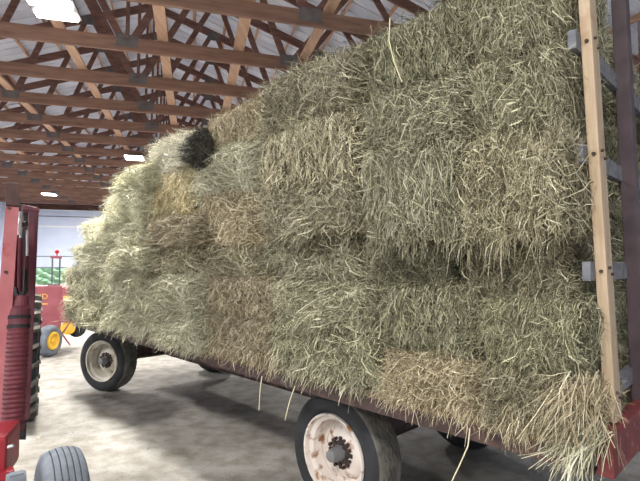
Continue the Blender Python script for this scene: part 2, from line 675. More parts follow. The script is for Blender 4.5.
# deck boards
b = MB()
nb = 10
for i in range(nb):
    w = WID / nb
    b.box((xm.x, -WID / 2 + w * (i + 0.5), ZB + 0.095), (tl - 0.02, w - 0.008, 0.036))
b.build('deck', M_deck, wag)
for oo in (-0.03, -WID + 0.03):
    b = MB()
    c = WINV @ wp((T_END + T_FAR) / 2, oo, 0)
    b.box((c.x, c.y, ZB + 0.055), (tl, 0.012, 0.115))
    s_ = 1 if oo < -1 else -1
    b.box((c.x, c.y - s_ * 0.03, ZB + 0.004), (tl, 0.05, 0.01))
    b.build('side_rail', M_rail, wag)
for oo in (-0.75, -1.6):
    b = MB()
    c = WINV @ wp((T_END + T_FAR) / 2, oo, 0)
    b.box((c.x, c.y, ZB - 0.03), (tl - 0.1, 0.07, 0.15))
    b.build('main_beam', M_rail, wag)
for i in range(9):
    t_ = T_END + 0.3 + i * (tl - 0.6) / 8
    c = WINV @ wp(t_, -WID / 2, 0)
    b = MB()
    b.box((c.x, c.y, ZB + 0.045), (0.05, WID - 0.14, 0.06))
    b.build('cross_member', M_rail, wag)
for tt in (T_END + 0.0, T_FAR):
    c = WINV @ wp(tt, -WID / 2, 0)
    b = MB()
    b.box((c.x + (0.03 if tt < 0 else -0.03), c.y, ZB + 0.07), (0.06, WID - 0.1, 0.16))
    b.build('end_beam', M_red_end, wag, bevel=0.008)

# wheels
TR = 0.395
hubp = at(337, 455, 2.96)
T_NEAR = (Vector((hubp.x, hubp.y, 0)) - P0).dot(DD) + 0.08
O_HUB = (Vector((hubp.x, hubp.y, 0)) - P0).dot(NN)
TW = 0.25                                                # tyre width


def tyre_profile(R0, rr, w):
    h = w / 2
    p = [(-h * 0.72, rr), (-h * 0.9, rr + 0.02), (-h * 1.0, rr + (R0 - rr) * 0.45), (-h * 0.98, rr + (R0 - rr) * 0.7),
         (-h * 0.86, R0 - 0.016), (-h * 0.76, R0 - 0.006)]
    n = 4
    tw = h * 0.72
    for i in range(n + 1):
        x0 = -tw + 2 * tw * i / (n + 1)
        x1 = -tw + 2 * tw * (i + 1) / (n + 1)
        crown = 0.006 * (1 - ((x0 + x1) / 2 / tw) ** 2)
        p += [(x0 + 0.004, R0 - 0.006 + crown), (x1 - 0.004, R0 - 0.006 + crown)]
        if i < n:
            p += [(x1 - 0.002, R0 - 0.016), (x1 + 0.002, R0 - 0.016)]
    p += [(h * 0.76, R0 - 0.006), (h * 0.86, R0 - 0.016), (h * 0.98, rr + (R0 - rr) * 0.7), (h * 1.0, rr + (R0 - rr) * 0.45),
          (h * 0.9, rr + 0.02), (h * 0.72, rr)]
    return p


def wagon_wheel(t, o, out, rim_mat, rr=0.262, label=None, steer=0.0):
    """out = +1 when the outer face looks at us; local X axis of the wheel points outward"""
    prof = tyre_profile(TR, rr - 0.012, TW)
    n = len(prof)
    b = MB()
    b.lathe(prof, 144, zig=lambda i, j: (0.007 * (1 if (j % 4) < 2 else -1) if 6 <= i < n - 6 else 0), mif=lambda i: 1 if 4 <= i < n - 5 else 0)
    c = wl(t, o, TR - 0.004)
    rz = -math.pi / 2 if out > 0 else math.pi / 2
    w = b.build('wheel', [M_rubber, M_tread], wag, loc=c, rot=(0, 0, rz + steer), smooth=True)
    if label:
        w['label'] = label
    h = TW / 2
    r = MB()
    r.lathe([(h * 0.62, rr - 0.03), (h * 0.9, rr + 0.004), (h * 1.02, rr), (h * 1.0, rr - 0.012), (h * 0.75, rr - 0.02), (h * 0.62, rr - 0.045),
             (h * 0.1, rr - 0.052), (-h * 0.2, rr - 0.062), (-h * 0.2, rr - 0.08), (h * 0.05, rr - 0.1), (h * 0.16, rr - 0.13), (h * 0.3, 0.08), (h * 0.3, 0.03)], 64)
    r.lathe([(h * 0.3, 0.045), (h * 0.28, 0.0)], 24)
    r.lathe([(-h * 0.72, rr - 0.01), (-h * 1.0, rr), (-h * 0.98, rr - 0.015), (-h * 0.5, rr - 0.05), (h * 0.1, rr - 0.056)], 48)
    r.build('rim', rim_mat, w, smooth=True)
    hb = MB()
    hb.lathe([(h * 0.3, 0.052), (h * 0.42, 0.052), (h * 0.5, 0.046), (h * 0.95, 0.043), (h * 1.08, 0.036), (h * 1.12, 0.0)], 32)
    hb.build('hub_cap', M_hub, w, smooth=True)
    hb = MB()
    for k in range(8):
        a = 2 * math.pi * k / 8
        hb.tube([(h * 0.28, 0.05 * math.cos(a), 0.05 * math.sin(a)), (h * 0.3, 0.1 * math.cos(a), 0.1 * math.sin(a))], [0.02, 0.013], 8)
    hb.lathe([(h * 0.3, 0.075), (h * 0.36, 0.07), (h * 0.36, 0.04)], 32)
    hb.build('hub_flange', M_steel_dark, w, smooth=True)
    for k in range(8):
        a = 2 * math.pi * (k + 0.5) / 8
        q = MB()
        q.tube([(h * 0.28, 0.09 * math.cos(a), 0.09 * math.sin(a)), (h * 0.48, 0.09 * math.cos(a), 0.09 * math.sin(a))], 0.0115, 6)
        q.build('lug_nut', M_steel_dark, w)
    return w


WB = 4.25
O_IN = O_HUB - 0.03 - TW / 2
TRK = 1.62
for tt, rm in ((T_NEAR, M_rim), (T_NEAR + WB, M_rim2)):
    wagon_wheel(tt, O_IN, 1, rm, label='rusty cream wheel nearest the timber post' if tt == T_NEAR else 'dusty pale wheel at the far end of the wagon',
                steer=0 if tt == T_NEAR else R(25))
    wagon_wheel(tt, O_IN - TRK, -1, M_rim2, steer=0 if tt == T_NEAR else R(25))
    b = MB()
    b.tube([wl(tt, O_IN + 0.05, TR), wl(tt, O_IN - TRK - 0.05, TR)], 0.045, 12)
    b.build('axle', M_steel_dark, wag, smooth=True)
    b = MB()
    b.box(wl(tt, O_IN - TRK / 2, TR + 0.2), (0.14, 1.1, 0.34))
    b.build('bolster', M_rail, wag, bevel=0.01)
b = MB()
b.bar(wl(T_NEAR, -WID / 2, TR + 0.02), wl(T_NEAR + WB, -WID / 2, TR + 0.02), 0.09, 0.09)
b.build('reach_pole', M_rail, wag)


# rack at the end of the bed
def bar_pts(a, b, size_t, size_o):
    return a, b


def lean_post(nm, mat, px_bot, px_top, y_bot, y_top, t_, st, so, o_guess, bev=0.004, ztop=None):
    """upright whose picture position is measured at its foot and at the picture's upper edge"""
    a, c = [], []
    ends = []
    for px, py in ((px_bot, y_bot), (px_top, y_top)):
        d = ray(px, py)
        cpt = Vector((0, 0, CAMZ))
        q = P0 + DD * t_
        k = (q - cpt).dot(DD) / d.dot(DD)
        h = cpt + d * k
        ends.append(WINV @ h)
    A, B = ends
    if ztop is not None:
        B = A + (B - A) * ((ztop - A.z) / (B.z - A.z))
    mb = MB()
    P = []
    for p in (A, B):
        for dx, dy in ((-1, -1), (1, -1), (1, 1), (-1, 1)):
            P.append(p + Vector((dx * st / 2, dy * so / 2, 0)))
    mb.add(P, [(0, 1, 2, 3), (7, 6, 5, 4), (0, 4, 5, 1), (1, 5, 6, 2), (2, 6, 7, 3), (3, 7, 4, 0)])
    return mb.build(nm, mat, wag, bevel=bev), A, B


TRK_T = T_END - 0.02
wpost, WA, WB_ = lean_post('timber_post', M_pine, 613.5, 587, 420, 0, TRK_T, 0.04, 0.089, 0, ztop=3.05)
wpost['label'] = 'fresh pine upright board'
mpost, MA, MB_ = lean_post('steel_post', M_post, 641, 620, 400, 0, TRK_T - 0.0, 0.06, 0.075, 0, ztop=3.05)
mpost['label'] = 'dark brown steel upright'
# far side of the rack
for f in (0.5, 0.98):
    off = (WA - Vector((0, 0, 0)))
    q = MB()
    yA = -WID / 2 + 0.08 + f * (WID - 0.16)
    q.bar((WA.x, yA, ZB), (WB_.x, yA, 3.0), 0.07, 0.06)
    q.build('steel_post', M_post, wag)
for zc, zpx in [(0, 72), (1, 166), (2, 271), (3, 392)]:
    # height on the post where the slat crosses
    d = ray(605, zpx)
    cpt = Vector((0, 0, CAMZ))
    q = P0 + DD * (TRK_T + 0.03)
    k = (q - cpt).dot(DD) / d.dot(DD)
    h = WINV @ (cpt + d * k)
    xx = WA.x + (WB_.x - WA.x) * (h.z - WA.z) / (WB_.z - WA.z)
    yy = WA.y + (WB_.y - WA.y) * (h.z - WA.z) / (WB_.z - WA.z)
    m = MB()
    y0 = yy - 0.10
    y1 = WID / 2 - 0.02
    m.box((xx - 0.0355, (y0 + y1) / 2, h.z), (0.03, y1 - y0, 0.075))
    m.build('rack_slat', M_slat, wag, bevel=0.003)
    for dy, dz in ((-0.018, 0.014), (0.02, -0.012)):
        n_ = MB()
        n_.tube([(xx + 0.018, yy + dy, h.z + dz), (xx + 0.03, yy + dy, h.z + dz)], 0.006, 8)
        n_.build('bolt', M_steel_dark, wag)
    n_ = MB()
    n_.tube([(xx + 0.002, yy - 0.044, h.z + 0.0), (xx + 0.002, yy - 0.053, h.z + 0.0)], 0.007, 8)
    n_.build('bolt', M_steel_dark, wag)
# stake pockets below the posts
for p in (MA,):
    q = MB()
    q.box((p.x + 0.03, p.y, ZB + 0.02), (0.08, 0.1, 0.2))
    q.build('stake_pocket', M_red_end, wag, bevel=0.006)


# ------------------------------------------------------------------ hay
def ribbons(P, D, N, L, Wd, lift, droop, curl):
    """flat blades. P roots, D directions, N outward normals (n x 3); L lengths; returns verts, faces"""
    n = len(P)
    side = np.cross(D, N)
    side /= np.linalg.norm(side, axis=1)[:, None] + 1e-9
    tw = RNG.uniform(-0.9, 0.9, n)[:, None]
    wv = side * np.cos(tw) + N * np.sin(tw)
    cu = side * (curl * L)[:, None]
    p0 = P - N * 0.012
    p1 = P + D * (L * 0.5)[:, None] + N * lift[:, None] + cu * 0.6
    p2 = P + D * L[:, None] + N * (lift * RNG.uniform(0.1, 2.0, n))[:, None] - cu * 0.3
    p1[:, 2] -= droop * 0.25
    p2[:, 2] -= droop
    hw = (Wd / 2)[:, None]
    V = np.stack([p0 - wv * hw, p0 + wv * hw, p1 - wv * hw, p1 + wv * hw, p2 - wv * hw * 0.5, p2 + wv * hw * 0.5], axis=1).reshape(-1, 3)
    base = np.arange(n)[:, None] * 6
    Fq = np.concatenate([base + np.array([[0, 1, 3, 2]]), base + np.array([[2, 3, 5, 4]])], axis=0)
    return V, Fq


def mesh_from(name, V, Fq, core=None, mats=(None, None)):
    me = bpy.data.meshes.new(name)
    nv = len(V)
    cv = np.zeros((0, 3))
    cf = []
    if core:
        cv, cf = core
    allv = np.concatenate([V, cv]) if len(cv) else V
    me.vertices.add(len(allv))
    me.vertices.foreach_set('co', allv.astype(np.float32).ravel())
    faces = np.concatenate([Fq, np.array(cf, dtype=int) + nv]) if len(cf) else Fq
    nf = len(faces)
    me.loops.add(nf * 4)
    me.loops.foreach_set('vertex_index', faces.astype(np.int32).ravel())
    me.polygons.add(nf)
    me.polygons.foreach_set('loop_start', np.arange(nf, dtype=np.int32) * 4)
    for m in mats:
        me.materials.append(m)
    mi = np.zeros(nf, dtype=np.int32)
    mi[len(Fq):] = 1
    me.polygons.foreach_set('material_index', mi)
    me.update(calc_edges=True)
    me.validate()
    return me


def core_box(Lx, Ly, Lz, seed, ridge=0.0, rnd=0.028):
    """rounded, lumpy bale body"""
    rg = np.random.default_rng(seed)
    ph = rg.uniform(0, 6.28, 8)
    bm = bmesh.new()
    bmesh.ops.create_cube(bm, size=1)
    bmesh.ops.subdivide_edges(bm, edges=bm.edges, cuts=11, use_grid_fill=True)
    for v in bm.verts:
        c = v.co * 2
        q = Vector((c.x * Lx / 2, c.y * Ly / 2, c.z * Lz / 2))
        # round the corners
        inn = Vector((max(-Lx / 2 + rnd * 2, min(Lx / 2 - rnd * 2, q.x)), max(-Ly / 2 + rnd * 2, min(Ly / 2 - rnd * 2, q.y)), max(-Lz / 2 + rnd * 2, min(Lz / 2 - rnd * 2, q.z))))
        dv = q - inn
        if dv.length > 1e-6:
            q = inn + dv.normalized() * min(dv.length, rnd * 2)
        amp = 0.012 * (math.sin(11 * q.x + ph[0]) * math.sin(14 * q.z + ph[1]) + math.sin(17 * q.x + 9 * q.z + ph[2]))
        q += v.co.normalized() * amp
        if ridge:
            q.y += ridge * (abs(math.sin(q.x * math.pi / 0.085 + ph[3])) - 0.5) * (1 if c.y < 0 else -1)
        v.co = q
    vs = np.array([v.co[:] for v in bm.verts])
    bm.verts.ensure_lookup_table()
    fs = [[v.index for v in f.verts] for f in bm.faces if len(f.verts) == 4]
    bm.verts.index_update()
    fs = [[v.index for v in f.verts] for f in bm.faces if len(f.verts) == 4]
    bm.free()
    return vs, fs


BL, BD, BH = 0.95, 0.5, 0.36


def unit(a):
    return a / (np.linalg.norm(a, axis=1)[:, None] + 1e-9)


def bale_mesh(name, style, seed, Lx=BL, Ly=BD, Lz=BH, n_face=4300, fringe=150, ls=1.0, dens=1.0):
    global RNG
    RNG = np.random.default_rng(seed)
    ph = RNG.uniform(0, 6.28, 6)
    Vs, Fs, off = [], [], 0

    def put(P, D, N, L, Wd, lift, droop, curl):
        nonlocal off
        V, Fq = ribbons(P, D, N, L, Wd, lift, droop, curl)
        Vs.append(V)
        Fs.append(Fq + off)
        off += len(V)

    def patch(n, face):
        n = int(n * dens)
        a = RNG.uniform(-0.5, 0.5, n)
        c = RNG.uniform(-0.5, 0.5, n)
        if face == 'front':
            P = np.stack([a * Lx, np.full(n, -Ly / 2), c * Lz], 1)
            N = np.tile([0.0, -1, 0], (n, 1))
            U = np.tile([1.0, 0, 0], (n, 1))
        elif face == 'right':
            P = np.stack([np.full(n, Lx / 2), a * Ly, c * Lz], 1)
            N = np.tile([1.0, 0, 0], (n, 1))
            U = np.tile([0.0, 1, 0], (n, 1))
        elif face == 'left':
            P = np.stack([np.full(n, -Lx / 2), a * Ly, c * Lz], 1)
            N = np.tile([-1.0, 0, 0], (n, 1))
            U = np.tile([0.0, 1, 0], (n, 1))
        elif face == 'top':
            P = np.stack([a * Lx, c * Ly, np.full(n, Lz / 2)], 1)
            N = np.tile([0.0, 0, 1], (n, 1))
            U = np.tile([1.0, 0, 0], (n, 1))
        else:
            P = np.stack([a * Lx, c * Ly, np.full(n, -Lz / 2)], 1)
            N = np.tile([0.0, 0, -1], (n, 1))
            U = np.tile([1.0, 0, 0], (n, 1))
        X = np.cross(N, U)
        swirl = 0.9 * np.sin(5.5 * P[:, 0] + ph[0] + 3 * P[:, 2]) + 0.5 * np.sin(9 * P[:, 2] + 7 * P[:, 0] + ph[1])
        if style == 'flake' and face in ('front', 'top'):
            th = math.pi / 2 + RNG.normal(0, 0.42, n) + 0.15 * swirl
            L = RNG.uniform(0.03, 0.11, n)
            lift = np.abs(RNG.normal(0, 0.012, n))
            ridge = 0.02 * (np.abs(np.sin(P[:, 0] * math.pi / 0.085 + ph[3])) - 0.5)
            P = P + N * ridge[:, None]
        elif style == 'brushed':
            th = ph[2] + 0.8 * swirl + RNG.normal(0, 0.55, n)
            L = RNG.uniform(0.05, 0.2, n)
            lift = np.abs(RNG.normal(0, 0.03, n))
        elif style == 'combed':
            th = math.pi / 2 + 0.6 * swirl + RNG.normal(0, 0.6, n)
            L = RNG.uniform(0.04, 0.17, n)
            lift = np.abs(RNG.normal(0, 0.026, n))
        else:
            th = RNG.uniform(0, 6.28, n)
            L = RNG.uniform(0.05, 0.2, n)
            lift = np.abs(RNG.normal(0, 0.032, n))
        wild = RNG.random(n) < 0.28
        th = np.where(wild, RNG.uniform(0, 6.28, n), th)
        L = L * ls
        flip = RNG.random(n) < 0.5
        th = th + flip * math.pi
        D = U * np.cos(th)[:, None] + X * np.sin(th)[:, None]
        lump = 0.03 * np.sin(7 * P[:, 0] + ph[4]) * np.sin(11 * P[:, 2] + ph[5])
        # the bale's edges are rounded
        ext = {'front': (Lx, Lz), 'right': (Ly, Lz), 'left': (Ly, Lz), 'top': (Lx, Ly), 'bottom': (Lx, Ly)}[face]
        dd = np.minimum((0.5 - np.abs(a)) * ext[0], (0.5 - np.abs(c)) * ext[1])
        rr = 0.075
        inset = np.where(dd < rr, rr - np.sqrt(np.maximum(rr * rr - (rr - dd) ** 2, 0)), 0)
        P = P + N * (lump - inset + RNG.uniform(-0.03, 0.02, n))[:, None]
        L = L * np.clip(0.3 + dd / 0.11, 0.3, 1.0)
        # start the blade half a length back, so it lies centred where it was dropped
        P = P - D * (L * 0.5)[:, None]
        put(P, unit(D), N, L, RNG.gamma(5.0, 0.00058, n) + 0.0012, lift * ls, np.abs(RNG.normal(0, 0.012, n)), RNG.normal(0, 0.24, n))
        # stray stalks standing out
        k = max(8, n // 14)
        idx = RNG.integers(0, n, k)
        Dn = unit(N[idx] * RNG.uniform(0.25, 0.9, k)[:, None] + D[idx] * RNG.uniform(0.3, 1, k)[:, None] + RNG.normal(0, 0.25, (k, 3)))
        put(P[idx], Dn, N[idx] + 0.01, RNG.uniform(0.04, 0.13, k), RNG.uniform(0.002, 0.004, k), np.abs(RNG.normal(0, 0.01, k)), np.abs(RNG.normal(0, 0.05, k)), RNG.normal(0, 0.2, k))

    ar = Lx * Lz / (BL * BH)
    patch(n_face * ar, 'front')
    patch(n_face * 0.34, 'right')
    patch(n_face * 0.22, 'left')
    patch(n_face * 0.4, 'top')
    # tufts along the lower and upper edges
    for zz, dn in ((-Lz / 2, -1), (Lz / 2, 1)):
        n = int(fringe * (1.0 if dn < 0 else 0.7))
        x = RNG.uniform(-0.5, 0.5, n)
        x = x + 0.05 * np.sin(13 * x + ph[1])
        P = np.stack([x * Lx, np.full(n, -Ly / 2 + 0.01), np.full(n, zz)], 1)
        P[:, 1] += RNG.uniform(-0.02, 0.05, n)
        P[:, 2] += RNG.uniform(-0.02, 0.03, n)
        N = np.tile([0.0, -1, 0], (n, 1))
        D = unit(np.stack([RNG.normal(0, 0.5, n), RNG.uniform(-0.9, -0.1, n), np.full(n, 0.8 * dn) if dn < 0 else RNG.uniform(-0.4, 0.7, n)], 1))
        put(P, D, N, RNG.uniform(0.03, 0.1, n) * (0.6 + 0.5 * np.sin(8 * x + ph[0]) ** 2), RNG.uniform(0.002, 0.0042, n), np.abs(RNG.normal(0, 0.014, n)), RNG.uniform(0.0, 0.05, n), RNG.normal(0, 0.22, n))
    core = core_box(Lx - 0.06, Ly - 0.06, Lz - 0.045, seed, ridge=0.02 if style == 'flake' else 0.0)
    return mesh_from(name, np.concatenate(Vs), np.concatenate(Fs), core, (HAY['grey-green'], M_core))


STY = {}
for i, (st, sd) in enumerate([('flake', 11), ('flake', 12), ('brushed', 21), ('brushed', 22), ('combed', 31), ('combed', 32), ('ragged', 41), ('ragged', 42)]):
    STY.setdefault(st, []).append(bale_mesh('hay_bale', st, sd))


def place_bale(me, tone, M, label, group, core=None):
    o = bpy.data.objects.new('hay_bale', me)
    COL.objects.link(o)
    o.matrix_world = M
    o.material_slots[0].link = 'OBJECT'
    o.material_slots[0].material = HAY[tone]
    return tag(o, label, 'hay bale', group)


# every bale of the load's side: layer, picture box (left, right, top, bottom), tone, way the hay lies
LAYER = ['', 'bottom layer', 'second layer up', 'third layer up', 'fourth layer up', 'fifth layer up', 'top layer']
NEAR = {
    1: [(484, 584, 372, 446, 'brownish', 'ragged'), (384, 484, 357, 424, 'tan', 'ragged'), (276, 384, 322, 394, 'dark green', 'combed'), (203, 276, 316, 374, 'tan', 'combed')],
    2: [(482, 582, 300, 370, 'dark green', 'combed'), (370, 482, 285, 357, 'dark green', 'flake'), (275, 370, 283, 326, 'grey-green', 'brushed'), (203, 275, 277, 318, 'tan', 'flake')],
    3: [(467, 574, 237, 302, 'brownish', 'ragged'), (371, 457, 241, 287, 'grey-green', 'ragged'), (266, 368, 235, 284, 'grey-green', 'combed'), (203, 266, 243, 279, 'brownish', 'ragged')],
    4: [(464, 566, 130, 238, 'brownish', 'ragged'), (364, 464, 144, 242, 'grey-green', 'combed'), (262, 362, 184, 236, 'brownish', 'brushed'), (203, 262, 190, 244, 'tan', 'brushed')],
    5: [(472, 563, 55, 132, 'grey-green', 'brushed'), (362, 472, 85, 150, 'grey-green', 'brushed'), (262, 362, 118, 186, 'brownish', 'flake'), (197, 262, 147, 192, 'pale', 'ragged')],
    6: [(472, 570, -36, 56, 'grey-green', 'combed'), (364, 472, 12, 90, 'dark green', 'flake'), (262, 362, 62, 122, 'brownish', 'ragged'), (207, 262, 106, 150, 'tan', 'flake')],
}
FARB = {
    1: [(150, 204, 314, 358, 'pale', 'combed'), (104, 150, 308, 346, 'pale', 'ragged'), (69, 104, 298, 328, 'grey-green', 'ragged')],
    2: [(150, 202, 274, 314, 'pale', 'ragged'), (108, 150, 270, 309, 'pale', 'combed'), (68, 108, 268, 299, 'grey-green', 'combed')],
    3: [(152, 202, 246, 274, 'brownish', 'combed'), (112, 152, 246, 271, 'pale', 'ragged'), (76, 112, 244, 269, 'pale', 'brushed')],
    4: [(152, 200, 216, 246, 'tan', 'brushed'), (112, 152, 221, 247, 'pale', 'combed'), (86, 112, 220, 245, 'pale', 'combed')],
    5: [(150, 196, 172, 217, 'yellowish', 'flake'), (108, 150, 189, 223, 'pale', 'ragged')],
    6: [(155, 192, 137, 173, 'whitish', 'ragged'), (120, 152, 168, 190, 'pale', 'ragged')],
}
cnt = 0


def side_bale(box, off, layer, ordn, far, depth=0.5):
    global cnt
    xl, xr, yt, yb, tone, style = box
    xc = (xl + xr) / 2
    yc = (yt + yb) / 2
    t0, _ = onface(xr, yc, off)
    t1, _ = onface(xl, yc, off)
    _, z1 = onface(xc, yt, off)
    _, z0 = onface(xc, yb, off)
    if layer == 1:
        z0 = ZB + 0.125
    c = wp((t0 + t1) / 2, off - depth / 2, (z0 + z1) / 2)
    ms = STY[style]
    me = ms[cnt % len(ms)]
    sx, sy, sz = (t1 - t0) / BL * (0.94 if far else 0.96), depth / BD, (z1 - z0) / BH
    rg = random.Random(100 + cnt)
    M = Matrix.Translation(c) @ WROT.to_4x4() @ Matrix.Rotation(R(rg.uniform(-1.5, 1.5)), 4, 'Y') @ Matrix.Rotation(R(rg.uniform(-2, 2)), 4, 'Z') @ Matrix.Diagonal((sx, sy, sz * 0.98, 1))
    cnt += 1
    if far:
        lab = '%s hay bale in the bulging far end, %s, %s from the step' % (tone, LAYER[layer], ['next', 'second', 'third'][ordn])
        grp = 'hay bales in the far end of the load'
    else:
        lab = '%s hay bale, %s of the long side, %s from the timber post' % (tone, LAYER[layer], ['next', 'second', 'third', 'fourth'][ordn])
        grp = 'hay bales on the long side of the load'
    o = place_bale(me, tone, M, lab, grp)
    return (t0, t1, z0, z1)


rows = {}
for layer, lst in NEAR.items():
    for i, bx in enumerate(lst):
        off = 0.02 + {1: 0.04, 2: 0.0, 3: -0.13, 4: 0.1, 5: 0.07, 6: -0.02}[layer] * (1 if i < 2 else 0.5) + random.Random(layer * 10 + i).uniform(-0.04, 0.04)
        rows[(layer, i)] = side_bale(bx, off, layer, i, False)
for layer, lst in FARB.items():
    for i, bx in enumerate(lst):
        off = 0.12 + random.Random(layer * 17 + i).uniform(-0.08, 0.06)
        side_bale(bx, off, layer, i, True, depth=0.62)

# bales seen through the slatted rack, lying across the end of the bed
for layer in range(1, 7):
    t0, t1, z0, z1 = rows[(layer, 0)]
    for j in range(2):
        depth = 0.46
        y0 = 0.5 + j * 0.86
        c = wp(T_END + 0.14 + depth / 2 + random.uniform(0, 0.06), -(y0 + 0.43), (z0 + z1) / 2)
        st = ['ragged', 'combed', 'flake'][(layer + j) % 3]
        # front of the bale mesh (-Y) turned to the rack
        Mr = Matrix((NN * -1, DD, Vector((0, 0, 1)))).transposed()
        Mm = Matrix.Translation(c) @ Mr.to_4x4() @ Matrix.Rotation(R(random.uniform(-2, 2)), 4, 'Z') @ Matrix.Diagonal((0.86 / BL, depth / BD, (z1 - z0) / BH * 1.02, 1))
        tone = 'grey-green' if layer != 1 else 'brownish'
        place_bale(STY[st][j], tone, Mm, '%s hay bale behind the grey slats, %s, %s' % (tone, LAYER[layer], ['beside the steel post', 'farther across the bed'][j]),
                   'hay bales across the end of the load')

# the blackish bundle at the step
RNG = np.random.default_rng(77)
me = bale_mesh('dark_hay_bundle', 'ragged', 77, 0.2, 0.2, 0.33, n_face=6000, fringe=4, ls=0.4)
cvs = np.empty(len(me.vertices) * 3, dtype=np.float32)
me.vertices.foreach_get('co', cvs)
cvs = cvs.reshape(-1, 3)
q = cvs / np.array([0.1, 0.1, 0.165])
rad = np.linalg.norm(q, axis=1)
mx = np.max(np.abs(q), axis=1)
cvs = cvs * (np.clip(mx / (rad + 1e-6), 0, 1))[:, None]
me.vertices.foreach_set('co', cvs.ravel())
me.update()
t_, z_ = onface(197, 149, 0.15)
o = bpy.data.objects.new('dark_hay_bundle', me)
COL.objects.link(o)
Mr = Matrix((-DD, -NN, Vector((0, 0, 1)))).transposed()
o.matrix_world = Matrix.Translation(wp(t_, 0.12, z_)) @ Mr.to_4x4() @ Matrix.Rotation(R(14), 4, 'Y')
me.materials[0] = HAY['blackish']
me.materials[1] = M_core_black
tag(o, 'blackish rounded bundle of matted hay wedged at the step near the top of the load', 'hay bundle')


# loose hay
def tuft(name, label, root, n, dirv, spread, L, tone, drop, seed, rootspread):
    global RNG
    RNG = np.random.default_rng(seed)
    P = np.array(root)[None, :] + RNG.normal(0, 1, (n, 3)) * np.array(rootspread)[None, :]
    D = unit(np.array(dirv)[None, :] + RNG.normal(0, spread, (n, 3)))
    N = np.tile(np.array(NN[:]), (n, 1)) + RNG.normal(0, 0.2, (n, 3))
    V, Fq = ribbons(P, D, unit(N), RNG.uniform(L[0], L[1], n), RNG.uniform(0.002, 0.0045, n), np.abs(RNG.normal(0, 0.015, n)), RNG.uniform(drop[0], drop[1], n), RNG.normal(0, 0.12, n))
    me = mesh_from(name, V, Fq, None, (HAY[tone],))
    o = bpy.data.objects.new(name, me)
    COL.objects.link(o)
    return tag(o, label, 'loose hay', None, 'stuff')


def fp(x, y, off):
    t, z = onface(x, y, off)
    return wp(t, off, z)


tuft('loose_hay', 'straw coloured sheaf of loose hay spilling over the red end of the bed', fp(578, 384, 0.04)[:], 420,
     tuple((DD * 0.1 + NN * 0.35 + Vector((0, 0, -0.8)))), 0.36, (0.06, 0.2), 'tan', (0.0, 0.07), 5, (0.045, 0.045, 0.03))
tuft('loose_hay', 'pale fan of loose hay hanging lowest, below the straw coloured sheaf', fp(588, 428, 0.03)[:], 230,
     tuple((DD * 0.42 + NN * 0.3 + Vector((0, 0, -0.75)))), 0.34, (0.06, 0.22), 'pale', (0.0, 0.05), 6, (0.03, 0.03, 0.02))


# hay hanging over the rail, one patch per stretch of the bed
for i, (xa, xb, ya, yb, n, tone, lab) in enumerate([(480, 570, 440, 466, 420, 'tan', 'wispy hay hanging over the rail near the red end'),
                                          (385, 480, 408, 434, 420, 'tan', 'wispy hay hanging over the rail right of the near wheel'),
                                          (275, 385, 378, 408, 500, 'grey-green', 'grey-green hay hanging over the top of the near wheel'),
                                          (205, 275, 360, 378, 420, 'tan', 'tan hay hanging from the middle of the bed'),
                                          (130, 205, 348, 362, 520, 'pale', 'pale hay hanging below the load behind the far wheel'),
                                          (70, 130, 322, 346, 520, 'pale', 'pale hay hanging over the top of the far wheel')]):
    RNG = np.random.default_rng(300 + i)
    n = int(n)
    off = 0.05 if i < 4 else 0.13
    A = np.array(fp(xa, ya, off)[:])
    B = np.array(fp(xb, yb, off)[:])
    lo, hi = (A, B)
    A = np.array(fp(xa, (ya if i < 4 else ya) - 14, off)[:])
    B = np.array(fp(xb, yb - 14, off)[:])
    if xa < xb and False:
        pass
    # lower edge rises with distance: left end is farther
    f = RNG.random(n)
    f = f + 0.04 * np.sin(25 * f + i)
    tA, _ = onface(xa, 300, off)
    tB, _ = onface(xb, 300, off)
    tt = tA + (tB - tA) * f
    base = np.array([wp(t, off, ZB + 0.2)[:] for t in tt])
    base[:, 2] += RNG.uniform(-0.05, 0.05, n)
    base += RNG.normal(0, 0.015, (n, 3))
    D = unit(np.array((NN * 0.25)[:])[None, :] + np.array([[0, 0, -1.0]]) + RNG.normal(0, 0.33, (n, 3)))
    N = np.tile(np.array(NN[:]), (n, 1))
    V, Fq = ribbons(base, D, N, RNG.uniform(0.04, 0.12, n) * (0.6 + 0.7 * np.sin(14 * tt) ** 2 * RNG.random(n)), RNG.uniform(0.002, 0.0042, n), np.abs(RNG.normal(0, 0.018, n)), RNG.uniform(0, 0.03, n), RNG.normal(0, 0.2, n))
    me = mesh_from('loose_hay', V, Fq, None, (HAY[tone],))
    o = bpy.data.objects.new('loose_hay', me)
    COL.objects.link(o)
    tag(o, lab, 'loose hay', 'hay hanging over the side rail', 'stuff')


# single stalks that stand out
def stalk(pts, r, label):
    b = MB()
    b.tube([fp(x, y, o_) for x, y, o_ in pts], r, 6)
    return tag(b.build('straw_stalk', M_stalk, smooth=True), label, 'straw stalk', 'single stalks standing out from the load')


M_stalk = mat_noise('straw_stalk_skin', lin(206, 198, 160), lin(226, 218, 186), 10, 0.6)
stalk([(390, 18, .06), (389, 40, .09), (394, 62, .08), (402, 82, .06)], 0.0032, 'long pale stalk lying down the face of the top layer')
stalk([(470, 428, .06), (468, 446, .09), (461, 462, .1), (452, 481, .1)], 0.0028, 'thin curved stalk dangling below the rail right of the near wheel')
stalk([(262, 376, .07), (260, 390, .09), (259, 410, .1)], 0.003, 'straight stalk hanging from the bed left of the near wheel')
stalk([(295, 386, .07), (290, 400, .1), (285, 420, .1)], 0.003, 'stalk hanging beside the upper left of the near tyre')

